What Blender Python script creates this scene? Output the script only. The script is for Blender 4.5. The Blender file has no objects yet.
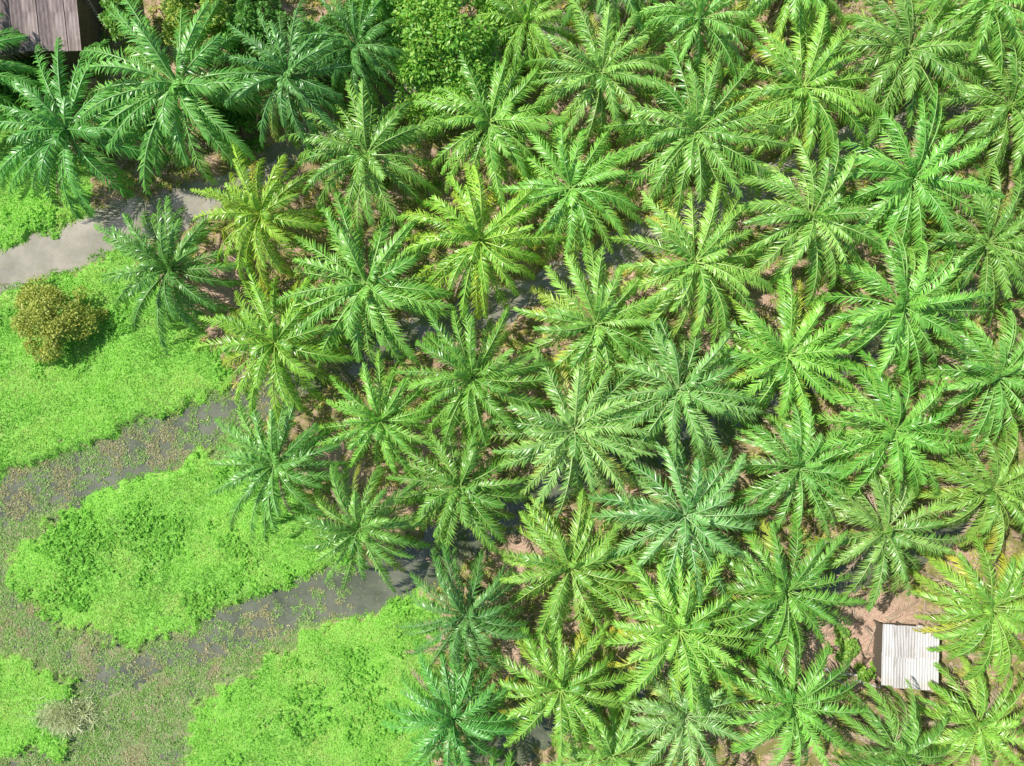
import bpy, math, numpy as np
from mathutils import Vector
S=0.08
CX,CY=512,383
HC=64.3
def W(px,py,z=0.0):
    k=(HC-z)/HC
    return ((px-CX)*S*k,(CY-py)*S*k)
rng=np.random.default_rng(7)
scene=bpy.context.scene
# ---------------- noise
TAB=np.random.default_rng(3).random((256,256))
def vnoise(x,y):
    xi=np.floor(x).astype(int); yi=np.floor(y).astype(int)
    fx=x-xi; fy=y-yi
    fx=fx*fx*(3-2*fx); fy=fy*fy*(3-2*fy)
    a=TAB[xi&255,yi&255]; b=TAB[(xi+1)&255,yi&255]; c=TAB[xi&255,(yi+1)&255]; d=TAB[(xi+1)&255,(yi+1)&255]
    return (a*(1-fx)+b*fx)*(1-fy)+(c*(1-fx)+d*fx)*fy
def fbm(x,y,o=4):
    r=0;a=0.5;t=0
    for i in range(o):
        r=r+a*vnoise(x*2**i+17.3*i,y*2**i+5.1*i);t+=a;a*=0.5
    return r/t
def sst(a,b,x):
    t=np.clip((x-a)/(b-a),0,1);return t*t*(3-2*t)
# ---------------- layout
CAN=[
 [(-400,420,24),(-150,330,22),(0,268,21),(60,250,19),(130,222,17),(215,195,15),(300,142,14),(400,95,9),(520,45,9),(640,-10,9),(800,-90,9)],
 [(-400,640,26),(0,505,24),(100,468,24),(200,425,22),(250,402,19),(350,357,15),(487,310,16),(600,258,13),(712,207,18),(865,138,14),(1024,68,9),(1250,-30,9)],
 [(88,690,12),(200,645,15),(300,603,22),(400,578,23),(440,552,20),(530,495,17),(640,455,18),(740,415,18),(870,343,16),(1024,275,9),(1280,160,9)],
 [(300,890,14),(505,750,19),(600,695,14),(740,635,14),(850,580,15),(1000,510,10),(1280,380,9)],
]
def canal_d(x,y):
    best=np.full(x.shape,1e3)
    for c in CAN:
        for (a,b) in zip(c[:-1],c[1:]):
            ax,ay=W(a[0],a[1]);bx,by=W(b[0],b[1])
            dx,dy=bx-ax,by-ay
            t=np.clip(((x-ax)*dx+(y-ay)*dy)/(dx*dx+dy*dy),0,1)
            w=(a[2]*(1-t)+b[2]*t)*S
            d=np.hypot(x-ax-t*dx,y-ay-t*dy)-w
            best=np.minimum(best,d)
    return best
GR=[
 [(-400,120),(85,150),(98,185),(100,212),(90,232),(40,243),(0,252),(-400,395)],
 [(-400,450),(0,290),(60,272),(120,300),(180,330),(225,350),(232,380),(180,408),(100,440),(0,478),(-400,600)],
 [(22,545),(80,492),(180,455),(240,450),(330,520),(350,562),(310,590),(220,620),(130,648),(60,632),(15,590)],
 [(185,745),(220,690),(300,640),(400,600),(430,600),(442,660),(415,690),(425,766),(420,900),(150,900),(170,790)],
 [(-400,640),(0,655),(50,662),(72,700),(88,718),(60,745),(0,760),(-400,790)],
]
MA=[(-400,470),(0,455),(90,430),(180,412),(215,405),(240,440),(335,530),(352,575),(330,625),(215,700),(190,766),(150,950),(-400,950)]
LEFT=[(-900,-40),(-60,-40),(-30,60),(60,150),(100,230),(215,330),(235,400),(330,540),(430,600),(430,700),(420,900),(420,1400),(-900,1400)]
def inpoly(poly,x,y):
    P=[W(*p) for p in poly]; r=np.zeros(x.shape,bool)
    n=len(P)
    for i in range(n):
        x1,y1=P[i];x2,y2=P[(i+1)%n]
        if y1==y2: continue
        c=((y1>y)!=(y2>y))&(x<(x2-x1)*(y-y1)/(y2-y1)+x1)
        r^=c
    return r
def warp(x,y):
    return x+3.6*(fbm(x*0.55+50,y*0.55,5)-0.5)+1.3*(vnoise(x*2.6,y*2.6)-.5), y+3.6*(fbm(x*0.55,y*0.55+90,5)-0.5)+1.3*(vnoise(x*2.6+9,y*2.6+40)-.5)
def masks(x,y):
    wx,wy=warp(x,y)
    g=np.zeros(x.shape,bool)
    for p in GR: g|=inpoly(p,wx,wy)
    m=inpoly(MA,wx,wy)&~g
    l=inpoly(LEFT,wx,wy)
    wx=x+(wx-x)*0.5;wy=y+(wy-y)*0.5
    return g,m,l,canal_d(wx,wy)
def height(x,y,mk=None):
    g,m,l,cd=mk if mk is not None else masks(x,y)
    h=-0.75+0.85*sst(-0.5,0.9,cd)+0.16*(fbm(x*0.8+11,y*0.8,3)-0.5)
    mh=-0.31+0.26*(fbm(x*0.9+31,y*0.9,4)-0.40)
    mh=np.where(cd<0.2,mh-0.24*sst(0.2,-0.6,cd)*(0.4+0.6*sst(20,180,x/S+CX)),mh)
    h=np.where(m,np.minimum(mh,h+0.45),h)
    return h
WZ=-0.32
# ---------------- mesh helper
def mk_mesh(name,V,Q,tone=None,mats=(),matidx=None,smooth=False):
    me=bpy.data.meshes.new(name)
    V=np.asarray(V,np.float32);Q=np.asarray(Q,np.int32)
    k=Q.shape[1]
    me.vertices.add(len(V));me.vertices.foreach_set('co',V.ravel())
    me.loops.add(Q.size);me.loops.foreach_set('vertex_index',Q.ravel())
    me.polygons.add(len(Q));me.polygons.foreach_set('loop_start',np.arange(0,Q.size,k,dtype=np.int32))
    try: me.polygons.foreach_set('loop_total',np.full(len(Q),k,np.int32))
    except Exception: pass
    if matidx is not None: me.polygons.foreach_set('material_index',np.asarray(matidx,np.int32))
    if smooth: me.polygons.foreach_set('use_smooth',np.ones(len(Q),bool))
    me.update(calc_edges=True)
    if tone is not None:
        a=me.color_attributes.new('tone','FLOAT_COLOR','POINT')
        t=np.ones((len(V),4),np.float32);t[:,:3]=tone
        a.data.foreach_set('color',t.ravel())
    for m in mats: me.materials.append(m)
    return me
def add(name,me,loc=(0,0,0),rot=(0,0,0),sc=(1,1,1),parent=None):
    o=bpy.data.objects.new(name,me);scene.collection.objects.link(o)
    o.location=loc;o.rotation_euler=rot;o.scale=sc
    if parent: o.parent=parent
    return o
# ---------------- materials
def newmat(name):
    m=bpy.data.materials.new(name);m.use_nodes=True
    nt=m.node_tree;nt.nodes.clear()
    return m,nt
def N(nt,t,**k):
    n=nt.nodes.new(t)
    for a,b in k.items():
        if a in n.inputs: n.inputs[a].default_value=b
        else: setattr(n,a,b)
    return n
def mixc(nt,f,a,b,bt='MIX'):
    n=nt.nodes.new('ShaderNodeMix');n.data_type='RGBA';n.blend_type=bt
    for s,v in ((0,f),(6,a),(7,b)):
        if isinstance(v,(int,float)): n.inputs[s].default_value=v
        elif isinstance(v,tuple): n.inputs[s].default_value=(*v,1)
        else: nt.links.new(v,n.inputs[s])
    return n.outputs[2]
def noise(nt,vec,scale,detail=4,rough=0.6):
    n=N(nt,'ShaderNodeTexNoise');n.inputs['Scale'].default_value=scale;n.inputs['Detail'].default_value=detail;n.inputs['Roughness'].default_value=rough
    nt.links.new(vec,n.inputs['Vector']);return n.outputs['Fac']
def ramp(nt,f,a,b):
    n=N(nt,'ShaderNodeMapRange');n.inputs['From Min'].default_value=a;n.inputs['From Max'].default_value=b
    nt.links.new(f,n.inputs['Value']);return n.outputs['Result']
def leafmat(name,dark,light,yellow,stalk,rough=0.4,trans=0.25,objcol=True,spec=0.5):
    m,nt=newmat(name);L=nt.links.new
    at=N(nt,'ShaderNodeAttribute');at.attribute_name='tone'
    sp=N(nt,'ShaderNodeSeparateColor');L(at.outputs['Color'],sp.inputs[0])
    c=mixc(nt,sp.outputs[0],dark,light)
    c=mixc(nt,sp.outputs[1],c,yellow)
    c=mixc(nt,sp.outputs[2],c,stalk)
    if objcol:
        oi=N(nt,'ShaderNodeObjectInfo')
        c=mixc(nt,1.0,c,oi.outputs['Color'],'MULTIPLY')
    p=N(nt,'ShaderNodeBsdfPrincipled');p.inputs['Roughness'].default_value=rough
    p.inputs['Specular IOR Level'].default_value=spec
    L(c,p.inputs['Base Color'])
    t=N(nt,'ShaderNodeBsdfTranslucent');c2=mixc(nt,1.0,c,(1.1,1.15,0.55),'MULTIPLY');L(c2,t.inputs['Color'])
    mx=N(nt,'ShaderNodeMixShader');mx.inputs[0].default_value=trans
    L(p.outputs[0],mx.inputs[1]);L(t.outputs[0],mx.inputs[2])
    o=N(nt,'ShaderNodeOutputMaterial');L(mx.outputs[0],o.inputs[0])
    return m
def surfmat(name,c1,c2,scale=3,rough=0.8,bump=0.3,c3=None,stretch=(1,1,1)):
    m,nt=newmat(name);L=nt.links.new
    tc=N(nt,'ShaderNodeTexCoord');mp=N(nt,'ShaderNodeMapping');mp.inputs['Scale'].default_value=stretch
    L(tc.outputs['Object'],mp.inputs[0])
    n1=noise(nt,mp.outputs[0],scale,6,0.65)
    c=mixc(nt,ramp(nt,n1,0.35,0.65),c1,c2)
    if c3:
        n2=noise(nt,mp.outputs[0],scale*0.35,5,0.7)
        c=mixc(nt,ramp(nt,n2,0.5,0.68),c,c3)
    p=N(nt,'ShaderNodeBsdfPrincipled');p.inputs['Roughness'].default_value=rough;L(c,p.inputs['Base Color'])
    b=N(nt,'ShaderNodeBump');b.inputs['Strength'].default_value=bump;b.inputs['Distance'].default_value=0.05
    L(n1,b.inputs['Height']);L(b.outputs[0],p.inputs['Normal'])
    o=N(nt,'ShaderNodeOutputMaterial');L(p.outputs[0],o.inputs[0])
    return m
M_palm=leafmat('palm_leaf',(0.085,0.34,0.035),(0.42,0.82,0.15),(0.82,0.70,0.12),(0.60,0.78,0.27),0.36,0.24,True,0.8)
M_trunk=surfmat('palm_trunk',(0.10,0.075,0.05),(0.22,0.17,0.12),8,0.95,0.8)
M_grass=leafmat('grass_blades',(0.17,0.46,0.05),(0.42,0.80,0.13),(0.66,0.80,0.24),(0.46,0.46,0.24),0.55,0.3,False,0.3)
M_weed=leafmat('water_weed',(0.18,0.32,0.08),(0.38,0.62,0.17),(0.48,0.38,0.22),(0.66,0.54,0.38),0.6,0.15,False,0.3)
M_under=leafmat('undergrowth_leaf',(0.13,0.32,0.05),(0.44,0.64,0.12),(0.70,0.62,0.18),(0.62,0.45,0.33),0.55,0.2,False,0.3)
M_dead=leafmat('dead_frond',(0.34,0.25,0.17),(0.72,0.56,0.43),(0.45,0.36,0.16),(0.64,0.52,0.40),0.8,0.1,False,0.2)
M_tree=leafmat('tree_leaf',(0.09,0.32,0.035),(0.32,0.66,0.10),(0.58,0.68,0.14),(0.2,0.12,0.08),0.45,0.25)
M_bush=leafmat('bush_leaf',(0.20,0.32,0.045),(0.52,0.62,0.11),(0.76,0.64,0.15),(0.2,0.12,0.08),0.5,0.2)
M_bark=surfmat('bark',(0.09,0.07,0.05),(0.2,0.16,0.12),6,0.95,0.6)

# ground material
def groundmat():
    m,nt=newmat('ground');L=nt.links.new
    tc=N(nt,'ShaderNodeTexCoord');v=tc.outputs['Object']
    at=N(nt,'ShaderNodeAttribute');at.attribute_name='tone'
    sp=N(nt,'ShaderNodeSeparateColor');L(at.outputs['Color'],sp.inputs[0])
    nf=noise(nt,v,6,6,0.7);nm=noise(nt,v,0.9,5,0.65)
    nf2=noise(nt,v,14,4,0.7)
    soil=mixc(nt,ramp(nt,nf,0.3,0.7),(0.36,0.22,0.15),(0.76,0.54,0.42))
    lit=mixc(nt,ramp(nt,nf2,0.35,0.65),(0.17,0.13,0.06),(0.34,0.33,0.11))
    base=mixc(nt,ramp(nt,nm,0.40,0.55),soil,lit)
    gr=mixc(nt,ramp(nt,nf,0.35,0.65),(0.16,0.42,0.05),(0.34,0.64,0.12))
    gr=mixc(nt,ramp(nt,nm,0.55,0.75),gr,(0.42,0.58,0.16))
    ma=mixc(nt,ramp(nt,nf2,0.35,0.65),(0.16,0.20,0.09),(0.32,0.42,0.17))
    ma=mixc(nt,ramp(nt,nm,0.45,0.65),ma,(0.30,0.26,0.16))
    c=mixc(nt,sp.outputs[2],base,soil)
    c=mixc(nt,sp.outputs[1],c,ma)
    c=mixc(nt,sp.outputs[0],c,gr)
    p=N(nt,'ShaderNodeBsdfPrincipled');p.inputs['Roughness'].default_value=0.95;p.inputs['Specular IOR Level'].default_value=0.2
    L(c,p.inputs['Base Color'])
    b=N(nt,'ShaderNodeBump');b.inputs['Strength'].default_value=0.6;b.inputs['Distance'].default_value=0.15
    L(nf,b.inputs['Height']);L(b.outputs[0],p.inputs['Normal'])
    o=N(nt,'ShaderNodeOutputMaterial');L(p.outputs[0],o.inputs[0]);return m
def watermat():
    m,nt=newmat('murky_water');L=nt.links.new
    tc=N(nt,'ShaderNodeTexCoord');v=tc.outputs['Object']
    n1=noise(nt,v,0.35,6,0.65);n2=noise(nt,v,1.6,3,0.5);n3=noise(nt,v,5,5,0.7)
    c=mixc(nt,ramp(nt,n1,0.35,0.65),(0.085,0.10,0.06),(0.19,0.195,0.14))
    sx=N(nt,'ShaderNodeSeparateXYZ');L(v,sx.inputs[0])
    c=mixc(nt,ramp(nt,sx.outputs[1],2.0,9.0),c,mixc(nt,ramp(nt,n1,0.35,0.65),(0.24,0.22,0.17),(0.42,0.38,0.31)))
    c=mixc(nt,ramp(nt,n3,0.56,0.68),c,(0.22,0.27,0.12))
    p=N(nt,'ShaderNodeBsdfPrincipled');p.inputs['Roughness'].default_value=0.04;p.inputs['Specular IOR Level'].default_value=0.9
    L(c,p.inputs['Base Color'])
    b=N(nt,'ShaderNodeBump');b.inputs['Strength'].default_value=0.15;b.inputs['Distance'].default_value=0.03
    L(n2,b.inputs['Height']);L(b.outputs[0],p.inputs['Normal'])
    o=N(nt,'ShaderNodeOutputMaterial');L(p.outputs[0],o.inputs[0]);return m
# ---------------- ground
xf=np.arange(-48,48.01,0.2);yf=np.arange(-37,37.01,0.2)
out=np.array([1,3,6,10,16,25,40,70,120,250,600.])
xs=np.concatenate([-48-out[::-1],xf,48+out]);ys=np.concatenate([-37-out[::-1],yf,37+out])
X,Y=np.meshgrid(xs,ys)
mk=masks(X,Y);Z=height(X,Y,mk)
SOILP=[(880,640,60),(430,440,34),(215,305,32),(525,560,32),(632,290,28),(705,325,26),(520,400,20),(420,300,22),(640,640,20),(410,495,22),(740,560,20),(830,640,36),(225,270,24),(600,370,16),(350,470,22),(560,620,22),(960,370,22),(330,450,22),(515,655,22),(730,470,20),(850,400,20),(960,560,20),(630,485,16),(545,130,14),(755,300,18),(430,640,18),(640,180,14),(745,150,14),(860,240,16),(950,110,14)]
def soilmask(x,y):
    s=np.zeros(x.shape)
    for px,py,r in SOILP:
        a,b=W(px,py);s=np.maximum(s,1-sst(r*S*0.5,r*S*1.2,np.hypot(x-a,y-b)+1.2*(vnoise(x*1.2,y*1.2)-.5)))
    return s
sm=soilmask(X,Y)
tone=np.stack([(mk[0]|(mk[2]&~mk[1]&(mk[3]>0.3)))*1.0,mk[1]*1.0,sm],-1).reshape(-1,3)
V=np.stack([X,Y,Z],-1).reshape(-1,3)
nx,ny=len(xs),len(ys)
ii=(np.arange(ny-1)[:,None]*nx+np.arange(nx-1)[None,:]).ravel()
Q=np.stack([ii,ii+1,ii+nx+1,ii+nx],-1)
add('ground',mk_mesh('ground',V,Q,tone,[groundmat()],smooth=True))
wv=[(-160,-140,WZ),(160,-140,WZ),(160,140,WZ),(-160,140,WZ)]
add('canal_water',mk_mesh('canal_water',wv,[(0,1,2,3)],None,[watermat()]))

# ---------------- leaves
def nrm(a): return a/np.maximum(np.linalg.norm(a,axis=-1,keepdims=True),1e-9)
def leaves(P,D,Ln,Wd,up=None):
    n=len(P)
    if up is None:
        up=rng.normal(0,0.35,(n,3));up[:,2]+=1
    Sd=nrm(np.cross(D,up));
    mid=P+D*(Ln*0.45)[:,None];hw=(Wd*0.5)[:,None]
    V=np.stack([P,mid+Sd*hw,P+D*Ln[:,None]-np.array([0,0,1])*(Ln*0.12)[:,None],mid-Sd*hw],1).reshape(-1,3)
    Q=np.arange(n*4).reshape(n,4)
    return V,Q
def rosette(cx,cy,cz,k,l0,l1,w,elev=(10,60)):
    n=len(cx)
    P=np.repeat(np.stack([cx,cy,cz],-1),k,0)
    m=n*k
    az=rng.uniform(0,2*np.pi,m);el=np.radians(rng.uniform(elev[0],elev[1],m))
    D=np.stack([np.cos(el)*np.cos(az),np.cos(el)*np.sin(az),np.sin(el)],-1)
    L_=np.repeat(rng.uniform(l0,l1,n),k)*rng.uniform(0.6,1.1,m)
    return P,D,L_,L_*w*rng.uniform(.7,1.3,m)
def scatter_pts(n,x0,x1,y0,y1):
    return rng.uniform(x0,x1,n),rng.uniform(y0,y1,n)
x,y=scatter_pts(350000,-47,-3,-34,24)
mm=masks(x,y);dry=(mm[0]|(mm[2]&~mm[1]))&(mm[3]>-0.1)&(vnoise(x*1.7,y*1.7)+rng.random(len(x))*0.5>0.38)
ox=x+rng.normal(0,0.9,len(x));oy=y+rng.normal(0,0.9,len(x))
near=masks(ox,oy)[0]
inv=mm[1]&(mm[3]>-0.5)&((near&(fbm(x*1.3,y*1.3,4)>0.45))|(fbm(x*0.9+300,y*0.9,5)>0.60))&(rng.random(len(x))<0.7)
keep=dry|inv
x,y,wet=x[keep],y[keep],inv[keep];h=np.maximum(height(x,y),WZ)
P,D,Ln,Wd=rosette(x,y,h-0.02,2,0.10,0.30,0.28,(10,60))
V,Q=leaves(P,D,Ln,Wd)
n=len(x)
patch=fbm(x*0.35+3,y*0.35+8,5)
r=np.clip(rng.uniform(0,1,n)*0.5+(patch-0.38)*2.2,0,1)*np.where(wet,0.6,1)
yl=np.clip((fbm(x*0.45+70,y*0.45,5)-0.48)*4,0,0.9)*rng.uniform(0.2,1,n)
st=(rng.random(n)<np.where(wet,0.35,0.04)+0.18*sst(0.55,0.7,fbm(x*0.8+20,y*0.8+120,4)))*0.6
t=np.repeat(np.stack([r,yl,st],-1),8,0)
add('marsh_grass',mk_mesh('marsh_grass',V,Q,t,[M_grass]))
# broadleaf ground cover clumps in the grass
x,y=scatter_pts(34000,-44,-8,-34,20)
mm=masks(x,y)
dens=fbm(x*0.4+200,y*0.4,5)
a,b=W(140,560);c3=np.hypot((x-a)/9,(y-b)/4.8)<1
a,b=W(305,712);c4=np.hypot(x-a,y-b)<1.5+1.4*vnoise(x*1.5,y*1.5)
keep=mm[0]&(((dens>0.50)&c3)|(c4&(rng.random(len(x))<0.5))|((dens>0.62)&(rng.random(len(x))<0.6)))
x,y=x[keep],y[keep];h=height(x,y)
bump=np.where(c4[keep],0.35,0.15)*(0.4+vnoise(x*1.3,y*1.3))
P,D,Ln,Wd=rosette(x,y,h+bump,5,0.18,0.36,0.5,(-5,50))
V,Q=leaves(P,D,Ln,Wd)
r=rng.uniform(0,0.7,len(x));t=np.repeat(np.stack([r*np.where(c4[keep],0.5,1),r*0,r*0],-1),20,0)
add('broadleaf_weeds',mk_mesh('broadleaf_weeds',V,Q,t,[M_grass]))
# water weeds
x,y=scatter_pts(330000,-47,-3,-34,8)
mm=masks(x,y)
a=(x/S+CX)
dn=fbm(x*1.6,y*1.6+44,5)
inw=(mm[3]<0.1)&(a<340)&~mm[0]
th=np.where(mm[3]<0.0,0.45+0.14*sst(60,330,a),0.37)
keep=(mm[1]|inw)&(dn>th-0.12*rng.random(len(x)))&(rng.random(len(x))<0.72)
x,y,cd=x[keep],y[keep],mm[3][keep]
n=len(x)
P,D,Ln,Wd=rosette(x,y,np.maximum(height(x,y),WZ)+0.02,2,0.08,0.24,0.4,(0,45))
V,Q=leaves(P,D,Ln,Wd)
gsel=fbm(x*0.5+9,y*0.5+77,4)
br=np.clip((0.45-gsel)*8+np.where(cd<0,0.7,-0.2),0,1)*rng.uniform(0.3,1,n)
t=np.repeat(np.stack([rng.uniform(0,1,n),br,(rng.random(n)<0.10)*0.8],-1),8,0)
add('water_weeds',mk_mesh('water_weeds',V,Q,t,[M_weed]))
# undergrowth
x,y=scatter_pts(50000,-46,46,-35,35)
mm=masks(x,y);s=soilmask(x,y)
dn=fbm(x*0.6+5,y*0.6+13,4)
keep=~mm[2]&~mm[1]&~mm[0]&(mm[3]>-0.1)&(s<0.25+0.55*rng.random(len(x)))&(dn>0.40)
x,y=x[keep],y[keep];n=len(x)
P,D,Ln,Wd=rosette(x,y,height(x,y),7,0.2,0.65,0.2,(5,70))
V,Q=leaves(P,D,Ln,Wd)
g=fbm(x*0.7+99,y*0.7,3)
t=np.repeat(np.stack([rng.uniform(0,1,n),np.clip(rng.uniform(-0.4,1,n)+(g-.5),0,1),(rng.random(n)<0.25)*0.9],-1),28,0)
add('undergrowth',mk_mesh('undergrowth',V,Q,t,[M_under]))

# ---------------- frond
def frond(L,az,e0,droop,curl,nl,leafL,base,rg,age,w=0.074,bmean=-21):
    K=14
    s=np.linspace(0,1,K)
    e=e0-droop*s**1.25;a=az+curl*s**1.5
    T=np.stack([np.cos(e)*np.cos(a),np.cos(e)*np.sin(a),np.sin(e)],-1)
    R=np.zeros((K,3));R[1:]=np.cumsum((T[1:]+T[:-1])/2*L/(K-1),0);R+=base
    roll=rg.normal(0,0.35)
    def at(q):
        f=q*(K-1);i=np.minimum(f.astype(int),K-2);f=(f-i)[:,None]
        return R[i]*(1-f)+R[i+1]*f,nrm(T[i]*(1-f)+T[i+1]*f)
    q=np.linspace(0.14,0.99,nl);q=np.concatenate([q,q+0.006]);q=np.clip(q+rg.normal(0,0.004,2*nl),0,1)
    sg=np.concatenate([np.ones(nl),-np.ones(nl)])
    p,t=at(q)
    Sd=nrm(np.cross(t,np.array([0,0,1.])));U=np.cross(Sd,t)
    Sd,U=Sd*math.cos(roll)+U*math.sin(roll),U*math.cos(roll)-Sd*math.sin(roll)
    al=np.radians(63-34*q+rg.normal(0,7,2*nl));be=np.radians(rg.normal(bmean,16,2*nl))
    d=np.cos(al)[:,None]*t+np.sin(al)[:,None]*(Sd*(sg*np.cos(be))[:,None]+U*np.sin(be)[:,None])
    prof=np.interp(q,[0.15,0.25,0.45,0.7,0.9,1.0],[0.35,0.8,1,0.9,0.66,0.4])*rg.uniform(0.76,1.14,2*nl)
    l=leafL*prof
    wd=nrm(t-(t*d).sum(1)[:,None]*d);nn=np.cross(d,wd);tw=rg.normal(0,0.33,2*nl)[:,None]
    wd=wd*np.cos(tw)+nn*np.sin(tw)
    Zd=np.array([0,0,-1.])
    dr=rg.uniform(0.25,0.65,2*nl)[:,None]*l[:,None]
    p1=p+d*(l*0.5)[:,None]+Zd*dr*0.22;p2=p+d*(l*0.92)[:,None]+Zd*dr
    V=np.stack([p-wd*w*0.35,p+wd*w*0.35,p1-wd*w*0.5,p1+wd*w*0.5,p2-wd*w*0.08,p2+wd*w*0.08],1).reshape(-1,3)
    b=(np.arange(2*nl)*6)[:,None]
    Q=np.concatenate([b+np.array([0,1,3,2]),b+np.array([2,3,5,4])])
    sh=np.clip(rg.uniform(0.1,0.7,2*nl)+rg.uniform(-0.2,0.35),0,1)
    ye=np.clip(age*(0.2+q*0.9)+rg.normal(0,0.05,2*nl),0,1)
    tn=np.repeat(np.stack([sh,ye,np.zeros(2*nl)],-1),6,0)
    tn[:,1]+=np.tile([0,0,0.0,0.0,0.18,0.18],2*nl)
    Sr=nrm(np.cross(T,np.array([0,0,1.])));Ur=np.cross(Sr,T)
    wr=(0.056*(1-s)**0.8+0.012)[:,None];wr[0]*=1.6
    RV=np.stack([R-Sr*wr,R+Sr*wr,R+Ur*wr*0.9],1).reshape(-1,3)
    o=len(V);rq=[]
    for i in range(K-1):
        for j in range(3):
            k=(j+1)%3
            rq.append((o+3*i+j,o+3*i+k,o+3*i+3+k,o+3*i+3+j))
    rt=np.tile([0.5,age*0.5,0.5],(3*K,1))
    return np.concatenate([V,RV]),np.concatenate([Q,np.array(rq)]),np.concatenate([tn,rt])
def tube(pts,rad,k=8,jit=0):
    pts=np.array(pts,float);n=len(pts);V=[]
    for i in range(n):
        T=pts[min(i+1,n-1)]-pts[max(i-1,0)];T/=np.linalg.norm(T)+1e-9
        ref=np.array([1,0,0.]) if abs(T[0])<0.8 else np.array([0,1,0.])
        A=np.cross(T,ref);A/=np.linalg.norm(A);B=np.cross(T,A)
        for j in range(k):
            th=2*math.pi*j/k;rr=rad[i]*(1+jit*((j+i)%2))
            V.append(pts[i]+rr*(math.cos(th)*A+math.sin(th)*B))
    Q=[]
    for i in range(n-1):
        for j in range(k):
            Q.append((i*k+j,i*k+(j+1)%k,(i+1)*k+(j+1)%k,(i+1)*k+j))
    return np.array(V),np.array(Q)
HT=5.8
def palm_mesh(idx,yellow):
    rg=np.random.default_rng(100+idx)
    Vs,Qs,Ts,Ms=[],[],[],[];o=0
    def push(v,q,t,m):
        nonlocal o
        Vs.append(v);Qs.append(q+o);Ts.append(t);Ms.append(np.full(len(q),m));o+=len(v)
    zz=np.linspace(-0.8,HT,22)
    v,q=tube([(0.05*math.sin(z),0.05*math.cos(z*1.3),z) for z in zz],[0.42-0.015*i*0.4+0.1*math.exp(-i*.8) for i in range(22)],12,0.18)
    push(v,q,np.tile([.3,0,0],(len(v),1)),1)
    nf=int(rg.integers(40,46))
    off=rg.uniform(0,6.28);cs=rg.choice([-1,1])
    for i in range(nf):
        f=i/(nf-1)   # 0 young .. 1 old
        az=off+i*2.39996+rg.normal(0,0.14)
        e0=math.radians(78-68*f**0.65+rg.normal(0,6))
        droop=math.radians(34+72*f**0.4+rg.normal(0,11))
        L=(2.9+3.2*min(1,f*2.6)**0.8)*rg.uniform(0.82,1.08)
        if i<3: L=2.0
        base=np.array([0.12+0.22*f,0,HT+0.25-0.75*f]);c,s_=math.cos(az),math.sin(az)
        base=np.array([base[0]*c,base[0]*s_,base[2]])
        age=max(0,(f-0.4))*yellow*rg.uniform(0,1.6)
        if f>0.55 and rg.random()<0.2*yellow: age=0.7
        v,q,t=frond(L,az,e0,droop,cs*rg.uniform(0.05,0.45)+rg.normal(0,.12),52,0.80*rg.uniform(0.86,1.12),base,rg,age)
        push(v,q,t,0)
    for i in range(6):  # dead hanging fronds
        az=rg.uniform(0,6.28)
        v,q,t=frond(5.0,az,math.radians(-5),math.radians(60),0.2,26,0.55,np.array([.3*math.cos(az),.3*math.sin(az),HT-0.8]),rg,0)
        push(v,q,t,2)
    return mk_mesh('oil_palm',np.concatenate(Vs),np.concatenate(Qs),np.concatenate(Ts),[M_palm,M_trunk,M_dead],np.concatenate(Ms))
PM=[palm_mesh(i,y_) for i,y_ in enumerate([0.1,0.25,0.35,0.45,0.15,0.55,0.6,0.3,0.2])]
PL=[(60,128,74,'b'),(172,85,78,'b'),(290,72,60,'b'),(362,45,50,'b'),(268,212,58,'y'),(163,262,66,'b'),(365,158,68,'n'),(490,120,66,'n'),
(603,72,66,'n'),(700,135,70,'g'),(805,85,70,'n'),(915,45,68,'n'),(580,182,66,'n'),(478,238,70,'y'),(370,280,74,'n'),(268,345,64,'y'),
(690,262,66,'g'),(800,222,66,'g'),(915,172,74,'n'),(590,320,68,'g'),(478,370,62,'n'),(372,415,58,'g'),(272,467,60,'b'),(790,350,68,'n'),
(900,300,72,'n'),(682,395,68,'l'),(575,440,70,'l'),(465,492,66,'n'),(362,525,58,'n'),(797,470,66,'n'),(897,430,70,'n'),(1003,375,66,'g'),
(680,522,74,'l'),(575,570,68,'g'),(472,610,58,'b'),(787,590,66,'n'),(888,538,64,'g'),(992,500,62,'n'),(1005,240,62,'n'),(1012,105,64,'g'),
(680,637,68,'n'),(568,690,64,'n'),(452,722,58,'b'),(787,705,66,'n'),(690,738,60,'l'),(885,748,54,'g'),(998,608,58,'n'),(992,728,56,'g'),
(535,15,52,'n'),(700,22,58,'g'),(800,-20,60,'n'),(612,-35,60,'n'),(612,770,55,'g'),(1000,0,60,'n')]
for cx_ in range(8):
    for ry in range(-2,9):
        px=1108+cx_*106 if cx_<2 else 478+(cx_-2)*106
        py=40+ry*122+(61 if cx_%2 else 0)
        if cx_>=2:
            if ry not in(-1,7): continue
            py=py-40
            if -70<py<830: continue
        PL.append((px,py,66,'n'))
PL+=[(-60,60,70,'b'),(190,-60,66,'b')]
COL={'b':(0.72,0.88,1.1),'n':(1,1,1),'y':(1.22,1.06,0.8),'l':(1.18,1.10,1.7),'g':(1.1,1.05,1.2)}
prg=np.random.default_rng(5)
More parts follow.
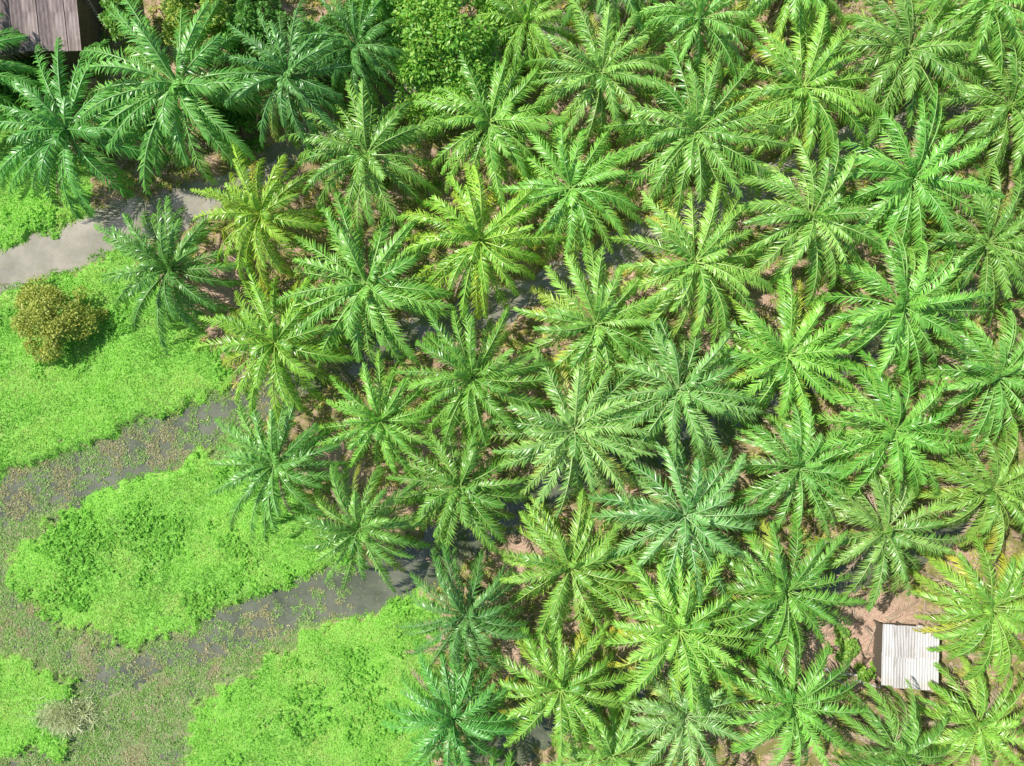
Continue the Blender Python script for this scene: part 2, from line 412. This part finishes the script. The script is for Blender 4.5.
for i,(px,py,r,k) in enumerate(PL):
    x_,y_=W(px,py,HT+0.6)
    me=PM[{'b':[0,4,1],'n':[1,2,4,3,7,8],'y':[5,6,6],'l':[1,2,3],'g':[2,3,8,7,4,1]}[k][prg.integers(0,3 if k in 'byl' else 6)]]
    sc=r/66*1.05*prg.uniform(0.93,1.07)
    o=add('oil_palm_tree',me,(x_,y_,0),(prg.normal(0,0.06),prg.normal(0,0.06),prg.uniform(0,6.28)),(sc,sc,1.0*prg.uniform(0.86,1.17)))
    c=np.array(COL[k])*prg.uniform(0.84,1.12)*np.array([prg.uniform(0.9,1.12),1,prg.uniform(0.8,1.15)])
    o.color=(*c,1)
# fallen fronds
Vs,Qs,Ts=[],[],[];o_=0
rg=np.random.default_rng(55);cnt=0
while cnt<460:
    xx=np.array([rg.uniform(-30,46)]);yy=np.array([rg.uniform(-34,34)])
    m_=masks(xx,yy)
    if m_[2][0] or m_[1][0] or m_[3][0]<0.8: continue
    z=height(xx,yy)[0]+0.12
    v,q,t=frond(rg.uniform(2.2,4.2),rg.uniform(0,6.28),0.08,0.12,rg.normal(0,.2),16,0.55,np.array([xx[0],yy[0],z]),rg,0,0.06,5)
    v[:,2]=np.maximum(v[:,2],z-0.08)
    Vs.append(v);Qs.append(q+o_);Ts.append(t);o_+=len(v);cnt+=1
add('fallen_palm_fronds',mk_mesh('fallen_palm_fronds',np.concatenate(Vs),np.concatenate(Qs),np.concatenate(Ts),[M_dead]))

# ---------------- broadleaf trees / bushes
def tree(name,px,py,R,Hh,mat,seed,nleaf=14000,ls=0.28,color=(1,1,1),trunk=0.22,dome=0.6,ncl=70,yel=0.1):
    rg=np.random.default_rng(seed)
    x_,y_=W(px,py,Hh*0.8)
    par=bpy.data.objects.new(name,None);scene.collection.objects.link(par);par.location=(x_,y_,0)
    u=rg.uniform(0,1,ncl);a=rg.uniform(0,6.28,ncl);rr=R*0.86*np.sqrt(u)*(1+0.18*np.sin(3*a+seed))
    zc=Hh-(rr/R)**2*Hh*dome-rg.uniform(0,1,ncl)*Hh*0.16
    C=np.stack([rr*np.cos(a),rr*np.sin(a),zc],-1);cr=R*rg.uniform(0.13,0.25,ncl)
    ci=rg.integers(0,ncl,nleaf);d=nrm(rg.normal(0,1,(nleaf,3)));d[:,2]=np.abs(d[:,2])*0.9-0.15
    P=C[ci]+d*(cr[ci]*rg.uniform(0.55,1.05,nleaf))[:,None]
    D=nrm(d+rg.normal(0,0.6,(nleaf,3))+np.array([0,0,-0.2]))
    Ln=ls*rg.uniform(0.6,1.3,nleaf)
    V,Q=leaves(P,D,Ln,Ln*0.5,up=nrm(d+rg.normal(0,.5,(nleaf,3))+np.array([0,0,.5])))
    tn=np.stack([np.clip(rg.uniform(0,.7,nleaf)+rg.uniform(-.2,.35,ncl)[ci],0,1),np.clip(rg.normal(yel,0.2,nleaf),0,1),np.zeros(nleaf)],-1)
    o=add('foliage',mk_mesh('foliage',V,Q,np.repeat(tn,4,0),[mat]),parent=par);o.color=(*color,1)
    Vs,Qs=[],[];n0=0
    fork=np.array([0,0,Hh*0.35])
    parts=[tube([(0,0,-0.3),(0.05,0,Hh*.18),tuple(fork)],[trunk*1.3,trunk,trunk*.85])]
    for j in rg.choice(ncl,min(14,ncl),replace=False):
        mid=fork*0.5+C[j]*0.5+np.array([0,0,0.1*Hh])
        parts.append(tube([tuple(fork),tuple(mid),tuple(C[j])],[trunk*.55,trunk*.3,trunk*.1],6))
    for v,q in parts: Vs.append(v);Qs.append(q+n0);n0+=len(v)
    add('trunk',mk_mesh('trunk',np.concatenate(Vs),np.concatenate(Qs),None,[M_bark]),parent=par)
tree('broadleaf_tree',442,22,5.6,8.4,M_tree,1,21000,0.32,(1.15,1.1,0.95),ncl=55)
tree('broadleaf_tree',390,2,3.6,7.6,M_tree,12,10000,0.30,(0.85,0.95,0.85),ncl=35)
tree('broadleaf_tree',195,-8,3.6,7.4,M_tree,2,12000,0.28,(1.4,1.1,1.2),yel=0.3,ncl=40)
tree('broadleaf_tree',118,8,1.9,5.0,M_tree,3,6000,0.26,(1.1,1.0,1.2),ncl=30)
tree('broadleaf_tree',14,82,2.2,4.0,M_tree,4,9000,0.3,(0.4,0.55,0.6),ncl=40)
tree('broadleaf_tree',330,50,3.4,5.0,M_tree,5,10000,0.3,(0.5,0.65,0.65),ncl=40)
tree('broadleaf_tree',245,20,2.8,6,M_tree,6,9000,0.3,(0.55,0.7,0.75),ncl=40)
tree('broadleaf_tree',120,110,2.2,3.2,M_tree,16,6000,0.3,(0.45,0.6,0.65),ncl=40)
tree('broadleaf_tree',232,112,2.6,3.2,M_tree,17,7000,0.3,(0.5,0.65,0.6),ncl=40)
tree('round_bush',46,318,3.3,3.1,M_bush,7,15000,0.2,(1,1,1),0.14,0.72,80,0.22)
tree('shrub',845,648,1.2,1.4,M_tree,9,2500,0.25,(1.3,1.1,1.3),0.06,0.7,20)
tree('shrub',868,672,0.8,1.0,M_tree,19,1500,0.22,(1.3,1.1,1.1),0.05,0.7,12)
# pale reed tussock
a,b=W(68,716);n=1100
x=a+rng.normal(0,0.9,n);y=b+rng.normal(0,0.5,n)
P,D,Ln,Wd=rosette(x,y,height(x,y),6,0.5,1.1,0.05,(10,70))
V,Q=leaves(P,D,Ln,Wd)
M_reed=leafmat('reed',(0.48,0.58,0.28),(0.74,0.80,0.52),(0.76,0.72,0.48),(0.7,0.6,0.4),0.6,0.2,False,0.3)
t=np.repeat(np.stack([rng.random(n),rng.random(n)*.5,np.zeros(n)],-1),24,0)
add('reed_tussock',mk_mesh('reed_tussock',V,Q,t,[M_reed]))

# ---------------- sheds
def sheetmesh(w,l,pitch,amp):
    nx=int(w/pitch*8)+1;xs_=np.linspace(-w/2,w/2,nx);ys_=np.linspace(-l/2,l/2,6)
    Xs,Ys=np.meshgrid(xs_,ys_);Zs=amp*np.cos(Xs/pitch*2*np.pi)
    V=np.stack([Xs,Ys,Zs],-1).reshape(-1,3);V2=V.copy();V2[:,2]-=0.012
    i=(np.arange(5)[:,None]*nx+np.arange(nx-1)[None,:]).ravel()
    Q=np.stack([i,i+1,i+nx+1,i+nx],-1)
    Q2=Q[:,::-1]+len(V)
    return np.concatenate([V,V2]),np.concatenate([Q,Q2])
def box(name,sx,sy,sz,loc,mat,parent,rot=(0,0,0)):
    import bmesh
    me=bpy.data.meshes.new(name);bm=bmesh.new();bmesh.ops.create_cube(bm,size=1)
    for v in bm.verts: v.co=Vector((v.co.x*sx,v.co.y*sy,v.co.z*sz))
    bmesh.ops.bevel(bm,geom=bm.edges[:],offset=min(sx,sy,sz)*0.08,segments=1,affect='EDGES')
    bm.to_mesh(me);bm.free();me.materials.append(mat)
    return add(name,me,loc,rot,parent=parent)
M_white=surfmat('pale_metal',(0.56,0.54,0.54),(0.68,0.66,0.66),1.5,0.6,0.1,(0.48,0.41,0.37),(3,0.6,1))
M_white2=surfmat('pale_metal_worn',(0.46,0.43,0.42),(0.58,0.55,0.55),2.5,0.6,0.1,(0.36,0.30,0.27),(3,0.6,1))
M_brown=surfmat('weathered_roof',(0.17,0.13,0.12),(0.33,0.26,0.24),2,0.85,0.3,(0.44,0.36,0.34),(2,0.5,1))
M_brown2=surfmat('weathered_roof_dark',(0.12,0.09,0.09),(0.24,0.19,0.18),3,0.85,0.3,None,(2,0.5,1))
M_wood=surfmat('old_wood',(0.10,0.08,0.06),(0.2,0.16,0.12),4,0.9,0.4,None,(4,4,0.5))
M_post=surfmat('pale_post',(0.5,0.48,0.45),(0.65,0.62,0.6),4,0.7,0.1)
def shed(name,cx,cy,rotz,w,l,hh,slope,mats,npan,pitch,walls=True,seed=0,gable=False):
    rg=np.random.default_rng(seed)
    par=bpy.data.objects.new(name,None);scene.collection.objects.link(par)
    par.location=(cx,cy,0);par.rotation_euler=(0,0,rotz)
    pw=w/npan
    for i in range(npan):
        for r_ in (-1,1):
            lx=-w/2+pw*(i+.5)
            v,q=sheetmesh(pw+0.08,l/2+0.12,pitch,0.018)
            ly=r_*l/4+rg.normal(0,0.06)
            if gable: zz=hh-abs(ly)*math.tan(slope)+0.03*(i%2)
            else: zz=hh-ly*math.tan(slope)+0.03*(i%2)+(0.045 if r_>0 else 0)
            rx=(-slope*r_ if gable else -slope)
            me=mk_mesh('roof_sheet',v,q,None,[mats[rg.integers(0,len(mats))]],smooth=False)
            add('roof_sheet',me,(lx,ly,zz),(rx,0,rg.normal(0,0.018)),parent=par)
    if gable: box('ridge_cap',w+0.1,0.35,0.05,(0,0,hh+0.09),mats[0],par)
    zz=hh-l/2*math.tan(slope)-0.25
    ins=0.35
    for sx in(-1,0,1):
        for sy in(-1,1):
            ph=hh-0.12-(l/2-ins)*math.tan(slope)*(1 if gable or sy>0 else -1)
            box('post',0.14,0.14,ph+0.3,(sx*(w/2-ins),sy*(l/2-ins),(ph-0.3)/2),M_wood,par)
    if walls:
        H2=zz-0.1
        for sx in(-1,1):
            k=int((l-2*ins)/0.2)
            for j in range(k):
                box('wall_plank',0.04,0.185,H2-rg.uniform(0,.06),(sx*(w/2-ins-0.1),-(l/2-ins)+0.2*(j+.5),H2/2),M_wood,par)
        k=int((w-2*ins-0.3)/0.2)
        for j in range(k):
            for sy in(-1,1):
                if sy<0 and abs(j-k/2)<3: continue
                box('wall_plank',0.185,0.04,H2-rg.uniform(0,.06),(-(w/2-ins-0.15)+0.2*(j+.5),sy*(l/2-ins-0.1),H2/2),M_wood,par)
        for sy in (1,-1):
            box('beam',w-0.5,0.1,0.12,(0,sy*(l/2-ins-0.25),zz),M_wood,par)
    return par
x_,y_=W(909,656,2.4)
shed('wooden_shed',x_,y_,math.radians(-4),4.3,4.6,2.6,math.radians(6),[M_white,M_white2,M_white],5,0.22,True,3)
x_,y_=W(12,-14,3.2)
shed('farm_house',x_,y_,math.radians(2),11.2,10.9,5.0,math.radians(9),[M_brown,M_brown2],11,0.3,True,4,True)
x_,y_=W(88,14,2.2)
par=bpy.data.objects.new('ladder',None);scene.collection.objects.link(par);par.location=(x_,y_,0);par.rotation_euler=(math.radians(-20),0,0)
for sx in(-.2,.2): box('rail',0.08,0.08,4.2,(sx,0,2.1),M_post,par)
for j in range(12): box('rung',0.33,0.05,0.05,(0,0,0.3+0.33*j),M_post,par)
rg=np.random.default_rng(9)
for i in range(7):
    px,py=rg.uniform(835,880),rg.uniform(610,690)
    x_,y_=W(px,py)
    z=height(np.array([x_]),np.array([y_]))[0]
    box('timber_plank',rg.uniform(1,2.4),0.16,0.05,(x_,y_,z+0.06+0.03*i),M_post if i%2 else M_wood,None,(0,0,rg.uniform(0,3.1)))

# ---------------- light
el=math.radians(55);sd=Vector((-0.90*math.cos(el),0.435*math.cos(el),math.sin(el))).normalized()
L_=bpy.data.lights.new('sun','SUN');L_.energy=5.0;L_.angle=math.radians(0.5);L_.color=(1,0.97,0.90)
so=bpy.data.objects.new('sun',L_);scene.collection.objects.link(so)
so.rotation_euler=sd.to_track_quat('Z','Y').to_euler();so.location=(0,0,80)
w=bpy.data.worlds.new('World');scene.world=w;w.use_nodes=True
nt=w.node_tree;bg=nt.nodes['Background'];sk=nt.nodes.new('ShaderNodeTexSky');sk.sky_type='NISHITA';sk.sun_disc=False
sk.sun_elevation=math.asin(sd.z);sk.sun_rotation=math.atan2(sd.x,sd.y)
nt.links.new(sk.outputs[0],bg.inputs[0]);bg.inputs[1].default_value=0.115
cam=bpy.data.cameras.new('camera');co=bpy.data.objects.new('camera',cam);scene.collection.objects.link(co)
co.location=(0,0,HC);co.rotation_euler=(0,0,0)
cam.sensor_width=36;cam.lens=18/(CX*S/HC);cam.clip_end=3000
scene.camera=co
scene.view_settings.view_transform='Standard';scene.view_settings.look='None';scene.view_settings.exposure=0
